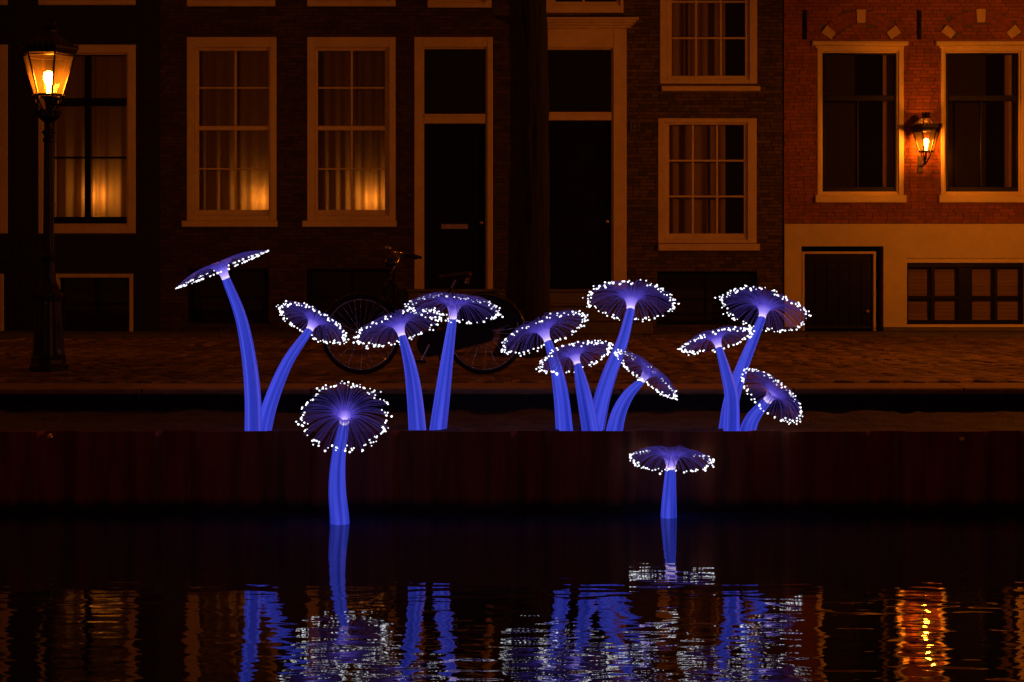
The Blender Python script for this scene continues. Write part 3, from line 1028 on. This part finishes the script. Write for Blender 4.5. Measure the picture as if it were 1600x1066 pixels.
YL = 13.8
lp = at(76, 580, YL)
lamp = empty('street_lantern', (lp.x, lp.y, 0), 'tall black cast iron street lantern lit, standing before the black house', 'street lamp', 'street lanterns along the quay')
b_ = MB()
b_.lathe([(.168, 0), (.170, .05), (.155, .07), (.150, .11), (.158, .125), (.140, .15)], 8, off=.5)
b_.lathe([(.138, .15), (.128, .3), (.116, .5), (.108, .64), (.118, .66), (.124, .69), (.118, .715)], 32, flute=.035, nf=16)
b_.lathe([(.112, .715), (.10, .75), (.075, .80), (.068, .83)], 20)
b_.build('lamp_base', M['iron'], lamp)
c_ = MB()
c_.lathe([(.064, .82), (.060, 1.0), (.068, 1.02), (.075, 1.045), (.066, 1.07), (.056, 1.09), (.048, 1.14)], 20)
c_.lathe([(.047, 1.13), (.044, 1.7), (.041, 2.1)], 24, flute=.06, nf=12)
c_.lathe([(.043, 2.09), (.052, 2.10), (.052, 2.12), (.042, 2.14), (.050, 2.17), (.052, 2.19), (.040, 2.21), (.040, 2.27), (.075, 2.30), (.098, 2.325), (.095, 2.345), (.05, 2.355)], 20)
c_.lathe([(.03, 2.35), (.022, 2.40), (.028, 2.45), (.05, 2.49), (.09, 2.505)], 14)
c_.build('column', M['iron'], lamp, smooth=False)
l_ = MB()
for k in range(12):              # gilded leaf studs on the capital and the base mouldings
    a = 2 * math.pi * k / 12
    o = Vector((math.sin(a), -math.cos(a), 0))
    l_.tube([o * .09 + Vector((0, 0, 2.335)), o * .104 + Vector((0, 0, 2.365)), o * .088 + Vector((0, 0, 2.39))], [.013, .012, .005], 6)
    for (r_, z_) in ((.105, .735), (.119, .70), (.070, 1.045), (.052, 2.18)):
        l_.ico(o * r_ + Vector((0, 0, z_)), .012)
l_.build('leaf_ornament', M['iron_brown'], lamp, kind='stuff')
br = MB()
for k in range(6):
    br.tube([hexpt(.05, 2.36, k), hexpt(.11, 2.45, k), hexpt(.135, 2.51, k)], [.008, .008, .010], 6)
    br.ico(hexpt(.145, 2.515, k), .016)
br.build('lantern_bracket', M['iron_brown'], lamp)
lantern_head(lamp, 2.53, 2.92, .125, .245, M['bulb'], .046, M['iron_brown'], .27)
# unseen lantern added out of frame, its brighter bulb lighting the red house
added_lamp = copy_tree(lamp)
added_lamp.location = (7.05, YL, 0)
for ch in added_lamp.children:
    if ch.name.startswith('bulb'):
        ch.data = ch.data.copy()
        ch.data.materials[0] = M['added_bulb']
tag(added_lamp, 'black cast iron street lantern added out of view to light the red brick house')

# ------------------------------------------------------------ wall lantern
pw = at(1447, 236, YF - .28)
wlan = empty('wall_lantern', (pw.x, pw.y, pw.z), 'lit six-sided wall lantern on red brick between two tall windows', 'wall lamp')
lantern_head(wlan, 0, .29, .085, .178, M['wall_bulb'], .034, M['iron_brown'], .22, glazed=True)
bk = MB()
bk.tube([(0, 0, -.02), (0, .02, -.10), (0, .10, -.17), (0, .2, -.19), (0, .285, -.17)], .014, 8)
for k in range(4):
    a = math.pi / 4 + k * math.pi / 2
    o = Vector((math.sin(a), -math.cos(a), 0))
    bk.tube([o * .075 + Vector((0, 0, -.02)), o * .05 + Vector((0, 0, -.09)), Vector((0, .01, -.17))], .008, 6)
bk.tube([(0, .04, -.18), (0, .02, -.14), (0, .06, -.11), (0, .09, -.13), (0, .07, -.15)], .008, 6)
bk.box(-.035, .035, .262, .284, -.26, -.05)
bk.build('wall_bracket', M['iron_brown'], wlan)

# ------------------------------------------------------------ tree by the doors
YT = 15.9
tree = empty('canal_tree', (at(824, 555, YT).x, YT, 0), 'thick dark bare tree trunk between the two black doors', 'tree')
tk = MB()
nn, mm = 56, 90
HT = 6.2
vs = []
for j in range(mm + 1):
    z = HT * j / mm
    r_ = .225 * (1 - .045 * z) + .16 * math.exp(-z * 5)
    for k in range(nn):
        a = 2 * math.pi * k / nn
        rr = r_ * (1 + .05 * noise.noise(Vector((math.cos(a) * 1.2, math.sin(a) * 1.2, z * .6)))) + .028 * noise.noise(Vector((math.cos(a) * 7, math.sin(a) * 7, z * 1.6))) + .012 * noise.noise(Vector((math.cos(a) * 17, math.sin(a) * 17, z * 4)))
        vs.append((rr * math.cos(a) + .02 * math.sin(z * .8), rr * math.sin(a), z - .02))
fs = [(j * nn + k, j * nn + (k + 1) % nn, (j + 1) * nn + (k + 1) % nn, (j + 1) * nn + k) for j in range(mm) for k in range(nn)]
tk.add(vs, fs)
tk.build('trunk', M['bark'], tree, smooth=True)
cr = MB()


def limb(p, d, ln, r_, lev):
    pts, rs = [p], [r_]
    for i in range(5):
        d = (d + Vector((random.gauss(0, .16), random.gauss(0, .16), random.gauss(.06, .1)))).normalized()
        p = p + d * ln / 5
        pts.append(p); rs.append(r_ * (1 - .55 * (i + 1) / 5))
    cr.tube(pts, rs, 7 if lev < 2 else 4)
    if lev < 4:
        for _ in range(3):
            i = random.choice((2, 3, 4, 5))
            nd = (d + Vector((random.gauss(0, .6), random.gauss(0, .6), random.gauss(.1, .3)))).normalized()
            limb(pts[i], nd, ln * .68, rs[i] * .7, lev + 1)


for k in range(5):
    a = k * 1.26 + .4
    limb(Vector((0, 0, 5.5 + .13 * k)), Vector((math.cos(a) * .7, math.sin(a) * .7, 1)).normalized(), 2.3, .12, 0)
cr.build('crown', M['bark'], tree)

# ------------------------------------------------------------ bicycle
YB = 13.45
S = FPX / YB
bo = at(660, 585, YB)
bike = empty('bicycle', (bo.x, bo.y, 0), 'black upright bicycle with skirt guard parked before the door with letter plate', 'bicycle')


def bp(px, py, y=0.0):
    return Vector(((px - 660) / S, y, (585 - py) / S))


RW = .355
cf, cr_ = bp(564, 585) + Vector((0, 0, RW)), bp(757, 585) + Vector((0, 0, RW))


def circ(c, r, n, y=0.0):
    return [c + Vector((r * math.cos(2 * math.pi * k / n), y, r * math.sin(2 * math.pi * k / n))) for k in range(n)]


for c in (cf, cr_):
    wh = MB()
    wh.tube(circ(Vector((0, 0, 0)), RW - .042, 48), .010, 6, closed=True)
    wheel = wh.build('wheel', M['chrome'], bike, smooth=True)
    wheel.location = c
    MB().tube(circ(Vector((0, 0, 0)), RW - .021, 56), .021, 8, closed=True).build('tyre', M['rubber'], wheel, smooth=True)
    s_ = MB()
    for k in range(32):
        a = 2 * math.pi * k / 32
        y_ = .03 * (-1 if k % 2 else 1)
        h = a + (.9 if k % 4 < 2 else -.9)
        s_.tube([(math.cos(h) * .022, y_, math.sin(h) * .022), (math.cos(a) * (RW - .045), 0, math.sin(a) * (RW - .045))], .0014, 3)
    s_.build('spoke', M['chrome'], wheel, kind='stuff')
    hb = MB()
    hb.tube([(0, -.055, 0), (0, -.03, 0), (0, .03, 0), (0, .055, 0)], [.012, .022, .022, .012], 10)
    hb.build('hub', M['chrome'], wheel)
fr = MB()
head_t, head_b = bp(609, 432), bp(598, 460)
bb_ = bp(672, 537)
seat_t = bp(705, 450)
fr.tube([head_t, head_b], .019, 10)
fr.tube([head_b + Vector((.01, 0, .01)), bp(615, 480), bp(640, 512), bb_], .016, 8)
fr.tube([head_t + Vector((.008, 0, -.03)), bp(636, 470), bp(665, 505), bp(683, 512)], .014, 8)
fr.tube([seat_t, bb_], .015, 8)
for y_ in (-.05, .05):
    fr.tube([bb_ + Vector((0, y_ * .6, 0)), cr_ + Vector((0, y_, 0))], .010, 6)
    fr.tube([seat_t + Vector((-.02, y_ * .4, -.08)), cr_ + Vector((0, y_, 0))], .008, 6)
    fr.tube([head_b + Vector((0, y_ * .4, 0)), bp(588, 482, y_ * .8), bp(570, 515, y_), cf + Vector((0, y_, 0))], [.013, .012, .010, .008], 8)
fr.build('bike_frame', M['bike'], bike, smooth=True)
hbm = MB()
stem_t = bp(624, 402)
hbm.tube([head_t, stem_t], .011, 8)
for s in (-1, 1):
    hbm.tube([stem_t, stem_t + Vector((-.05, .08 * s, .03)), stem_t + Vector((-.06, .2 * s, .05)), stem_t + Vector((.02, .29 * s, .035)), stem_t + Vector((.10, .31 * s, .015))], .011, 8)
hbar = hbm.build('handlebar', M['chrome'], bike, smooth=True)
for s in (-1, 1):
    g_ = MB()
    g_.tube([stem_t + Vector((.06, .302 * s, .026)), stem_t + Vector((.12, .312 * s, .008)), stem_t + Vector((.18, .315 * s, -.008))], [.016, .018, .014], 10)
    g_.build('grip', M['rubber'], hbar)
be = MB()
be.lathe([(.001, .03), (.02, .026), (.03, .012), (.031, 0), (.005, -.012)], 14)
o = be.build('bell', M['chrome'], hbar, smooth=True)
o.location = stem_t + Vector((-.09, -.15, .075))
hl = MB()
hl.tube([stem_t + Vector((-.02, 0, -.05)), stem_t + Vector((-.07, 0, -.05)), stem_t + Vector((-.12, 0, -.05))], [.018, .04, .046], 14)
hl.build('headlight', M['bike'], bike, smooth=True)
# saddle: wedge with a broad rear and a drooping nose, coil springs under it
sd = MB()
sc_ = bp(712, 432)
secs = [(-.15, .022, -.012), (-.08, .03, .0), (0, .06, .01), (.08, .105, .022), (.12, .10, .025), (.14, .07, .015)]
ring = []
for (x_, hw, z_) in secs:
    for k in range(10):
        a = 2 * math.pi * k / 10
        ring.append(sc_ + Vector((x_, hw * math.cos(a), z_ + (.022 if math.sin(a) > 0 else .035) * math.sin(a))))
fs = [(j * 10 + k, j * 10 + (k + 1) % 10, (j + 1) * 10 + (k + 1) % 10, (j + 1) * 10 + k) for j in range(5) for k in range(10)]
fs += [tuple(range(9, -1, -1)), tuple(range(50, 60))]
sd.add(ring, fs)
saddle = sd.build('saddle', M['leather'], bike, smooth=True)
spg = MB()
for s in (-1, 1):
    spg.tube([sc_ + Vector((.1 + .016 * math.cos(t * .7), .06 * s + .016 * math.sin(t * .7), -.065 + .05 * t / 36)) for t in range(37)], .004, 5)
spg.build('saddle_spring', M['chrome'], saddle)
MB().tube([seat_t, sc_ + Vector((0, 0, -.03))], .012, 8).build('seat_post', M['chrome'], bike)
fd = MB()
for (c, a0, a1) in ((cf, -10, 165), (cr_, 5, 190)):
    pts = []
    for k in range(26):
        a = R(a0 + (a1 - a0) * k / 25)
        for (y_, dr) in ((-.028, -.004), (0, .010), (.028, -.004)):
            pts.append(c + Vector((math.cos(a) * (RW + .014 + dr), y_, math.sin(a) * (RW + .014 + dr))))
    fd.add(pts, [(i * 3 + j, i * 3 + j + 1, i * 3 + j + 4, i * 3 + j + 3) for i in range(25) for j in range(2)])
fd.build('mudguard', M['bike'], bike, smooth=True)
sk = MB()                        # skirt guard over the upper rear wheel
for y_ in (-.036, .036):
    pts = [cr_ + Vector((0, y_, .02))] + [cr_ + Vector((math.cos(R(a)) * (RW - .01), y_, math.sin(R(a)) * (RW - .01))) for a in range(20, 176, 6)]
    pts2 = [p + Vector((0, .004, 0)) for p in pts]
    n = len(pts)
    sk.add(pts + pts2, [tuple(range(n)), tuple(range(2 * n - 1, n - 1, -1))] + [(i, (i + 1) % n, n + (i + 1) % n, n + i) for i in range(n)])
sk.build('skirt_guard', M['rubber'], bike)
cc = MB()                        # closed chain case
out = []
for k in range(12): a = R(90 + 180 * k / 11); out.append(bb_ + Vector((math.cos(a) * .115, 0, math.sin(a) * .115)))
for k in range(12): a = R(-90 + 180 * k / 11); out.append(cr_ + Vector((.02 + math.cos(a) * .065, 0, math.sin(a) * .065)))
n = len(out)
cc.add([p + Vector((0, -.085, 0)) for p in out] + [p + Vector((0, -.055, 0)) for p in out],
       [tuple(range(n)), tuple(range(2 * n - 1, n - 1, -1))] + [(i, (i + 1) % n, n + (i + 1) % n, n + i) for i in range(n)])
cc.build('chain_case', M['rubber'], bike)
for s, dz in ((-1, 1), (1, -1)):
    ck = MB()
    e_ = bb_ + Vector((-.075 * dz, .115 * s, -.15 * dz))
    ck.tube([bb_ + Vector((0, .06 * s, 0)), bb_ + Vector((0, .105 * s, 0)), e_], .009, 6)
    crank = ck.build('crank', M['chrome'], bike)
    MB().box(e_.x - .045, e_.x + .045, e_.y - .045 * (s < 0) + .01 * (s > 0), e_.y + .055 * (s > 0) - .01 * (s < 0), e_.z - .012, e_.z + .012).build('pedal', M['rubber'], crank)
ks = MB()
ks.tube([bb_ + Vector((.05, .03, -.02)), bb_ + Vector((.12, .16, -bb_.z + .008))], .009, 6)
ks.build('kickstand', M['bike'], bike)
rk = MB()
for y_ in (-.05, .05):
    rk.tube([seat_t + Vector((.03, y_, -.10)), cr_ + Vector((.2, y_, RW + .06)), cr_ + Vector((0, y_ * 1.2, 0))], .006, 6)
for x_ in (.0, .1, .2):
    rk.tube([cr_ + Vector((x_ - .02, -.05, RW + .06)), cr_ + Vector((x_ - .02, .05, RW + .06))], .005, 5)
rk.build('luggage_rack', M['bike'], bike)


# ------------------------------------------------------------ luminous mushrooms
def spline(pts, n):
    P_ = [2 * pts[0] - pts[1]] + pts + [2 * pts[-1] - pts[-2]]
    out = []
    segs = len(pts) - 1
    for i in range(n + 1):
        t = i / n * segs
        k = min(int(t), segs - 1)
        u = t - k
        a, b, c, d = P_[k:k + 4]
        out.append(.5 * ((2 * b) + (c - a) * u + (2 * a - 5 * b + 4 * c - d) * u * u + (3 * b - a - 3 * c + d) * u ** 3))
    return out


def mushroom(label, Y, path, w0, w1, neck, a_px, ratio, ang, toward, water=False, bend=0.0, seed=0, flat=1.0):
    rnd = random.Random(seed)
    k = Y / FPX
    pts = []
    n = len(path)
    for i, (px, py) in enumerate(path):
        t = i / (n - 1)
        pts.append(at(px, py, Y - bend * t * t))
    Yn = Y - bend
    nk = at(neck[0], neck[1], Yn)
    zb = (ZW - .25) if water else ZFILL - .06
    pts = [Vector((pts[0].x, pts[0].y, zb))] + pts if pts[0].z > zb + .02 else pts
    base_w = w0 * k / 2
    root = empty('light_mushroom', (pts[0].x, Y, ZW if water else ZFILL), label, 'light sculpture', 'glowing blue mushroom sculptures')
    off = -root.location
    # cap axis: tilt from the ellipse of its rim
    v = (Vector((0, 0, CAM_Z)) - nk).normalized()
    er = Vector((1, 0, 0)) - v * v.x
    er.normalize()
    eu = v.cross(er)
    if eu.z < 0: eu = -eu
    A = R(ang)
    ax = v * (ratio * toward) + (eu * math.cos(A) - er * math.sin(A)) * math.sqrt(1 - ratio * ratio)
    ax.normalize()
    pts[-1] = nk
    line = spline(pts, 24)
    line.append(nk + ax * .012)
    m = len(line)
    rads = []
    for i in range(m):
        t = i / (m - 1)
        rads.append(base_w * (1 - t) + w1 * k / 2 * t + base_w * .10 * math.sin(math.pi * t))
    ph = [rnd.uniform(0, 6.28) for _ in range(6)]
    fl = lambda an: 1 + .035 * math.cos(9 * an + ph[0]) + .02 * math.cos(14 * an + ph[1])

    def tone(t, an):
        s = .48 + .17 * math.cos(9 * an + ph[0]) + .15 * math.cos(5 * an + ph[2]) + .10 * math.cos(14 * an + ph[1] + .5) + .12 * math.cos(2 * an + ph[3])
        s += .16 * math.sin(5 * t + ph[4]) * math.cos(3 * an + ph[5])
        return max(0, min(1, s))
    st = MB()
    st.tube(line, rads, 44, tones=tone, flute=fl)
    st.build('stem', M['stem'], root, smooth=True).location = off
    Rr = a_px * k
    u = ax.cross(Vector((0, 1, 0)))
    u.normalize()
    w = ax.cross(u)
    cl = MB()
    ring = []
    nc = 24
    for (r_, z_) in ((w1 * k / 2 * .98, .010), (w1 * k / 2 * 1.04, .016), (w1 * k / 2 * 1.04, .024), (w1 * k / 2 * .8, .03)):
        for j in range(nc):
            an = 2 * math.pi * j / nc
            ring.append(nk + ax * z_ + (u * math.cos(an) + w * math.sin(an)) * r_)
    cl.add(ring, [(i * nc + j, i * nc + (j + 1) % nc, (i + 1) * nc + (j + 1) % nc, (i + 1) * nc + j) for i in range(3) for j in range(nc)])
    cl.build('collar', M['collar'], root, smooth=True).location = off
    fb, tp = MB(), MB()
    nf = 165
    wob = [(rnd.uniform(0, 6.28), rnd.uniform(.6, 1.4)) for _ in range(4)]
    r0 = w1 * k / 2 * .92
    for i in range(nf):
        th = 2 * math.pi * (i + rnd.uniform(-.6, .6)) / nf
        lo = sum(math.sin((q + 2) * th + p) * a for q, (p, a) in enumerate(wob)) / 4
        e_r = Rr * (1 + .035 * lo + rnd.gauss(-.025, .05))
        e_z = Rr * (.21 + flat * (.03 * lo + rnd.gauss(0, .025)))
        pk = .42 + flat * (.08 + rnd.gauss(0, .035))
        r00 = r0 * math.sqrt(rnd.uniform(.35, 1))
        tw = rnd.gauss(0, .05)
        c = [(r00, 0), (r00 * 1.25, .5 * Rr), (.58 * Rr, pk * Rr), (e_r, e_z)]
        pl_, rl = [], []
        ns = 12
        for s in range(ns + 1):
            t = s / ns
            b = ((1 - t) ** 3, 3 * t * (1 - t) ** 2, 3 * t * t * (1 - t), t ** 3)
            r_ = sum(x * y[0] for x, y in zip(b, c))
            z_ = sum(x * y[1] for x, y in zip(b, c))
            a2 = th + tw * t
            pl_.append(nk + ax * (z_ + .012) + (u * math.cos(a2) + w * math.sin(a2)) * r_)
            rl.append(.0017 - .0006 * t)
        fb.tube(pl_, rl, 3, cap=False, tones=lambda t, an: t)
        if rnd.random() < .68:
            tp.ico(pl_[-1], rnd.choice((.0040, .0054, .0062, .0068, .0078)), rnd.uniform(.1, 1) ** .6)
    fb.build('fibre_spray', M['fibre'], root, kind='stuff').location = off
    tp.build('tip_light', M['tip'], root, kind='stuff').location = off
    return root


mushroom('blue mushroom with flat cap seen edge-on, tilted, on the piling beside the black house', 10.62,
         [(396, 675), (395, 620), (389, 560), (376, 495), (357, 442)], 28, 12, (354, 438), 74, .045, 22.6, 1, seed=1, flat=.12)
mushroom('blue mushroom leaning over the bicycle front wheel, paired with the edge-on one', 10.80,
         [(411, 675), (424, 625), (449, 566), (482, 519)], 27, 11, (482, 518), 58, .34, -28, -1, seed=2)
mushroom('blue mushroom below the bicycle frame, cap tipped up towards the door side', 10.62,
         [(652, 675), (647, 615), (640, 570), (630, 530)], 29, 11, (629, 528), 70, .31, 17, -1, seed=3)
mushroom('blue mushroom with a level wide cap before the bicycle saddle', 10.92,
         [(684, 675), (691, 620), (698, 565), (707, 502)], 29, 12, (707, 500), 73, .27, -5, 1, seed=4)
mushroom('blue mushroom standing in the water with its round cap facing the canal', 10.03,
         [(531, 818), (527, 765), (529, 715), (536, 666)], 32, 14, (538, 661), 66, .80, -2, 1, water=True, bend=.12, seed=5)
mushroom('short upright blue mushroom standing in the water with a level cap', 10.26,
         [(1045, 808), (1046, 775), (1048, 738)], 26, 15, (1048, 735), 64, .27, -3, 1, water=True, seed=6)
mushroom('blue mushroom whose tilted cap covers the bicycle rear wheel edge', 10.90,
         [(882, 675), (877, 620), (869, 575), (857, 538)], 29, 11, (857, 536), 71, .28, 21.5, -1, seed=7)
mushroom('low blue mushroom squeezed between two taller ones under the tree', 10.62,
         [(923, 675), (914, 625), (907, 592), (903, 574)], 30, 10, (903, 572), 58, .34, 16.5, -1, seed=8)
mushroom('tallest blue mushroom of the cluster of four, before the steps of the corniced door', 11.0,
         [(930, 675), (940, 625), (954, 580), (972, 535), (985, 487)], 29, 12, (985, 486), 69, .42, -4, -1, seed=9)
mushroom('low blue mushroom drooping steeply, beside the tallest one of its cluster', 10.62,
         [(960, 675), (968, 643), (982, 617), (1000, 598)], 28, 10, (1001, 597), 58, .21, -37, 1, seed=10)
mushroom('blue mushroom with a small narrow cap crossing the stem of its taller neighbour', 10.70,
         [(1143, 675), (1143, 622), (1135, 585), (1124, 548)], 27, 10, (1124, 546), 56, .24, 15, -1, seed=11)
mushroom('tall blue mushroom whose cap overlaps the corner of the stucco basement', 11.0,
         [(1136, 675), (1143, 625), (1160, 573), (1190, 500)], 30, 11, (1190, 499), 68, .45, -13, -1, seed=12)
mushroom('lowest blue mushroom on the piling, bent over sideways below the stucco corner', 10.60,
         [(1168, 675), (1177, 652), (1196, 629)], 28, 13, (1197, 628), 57, .44, -41, 1, seed=13)
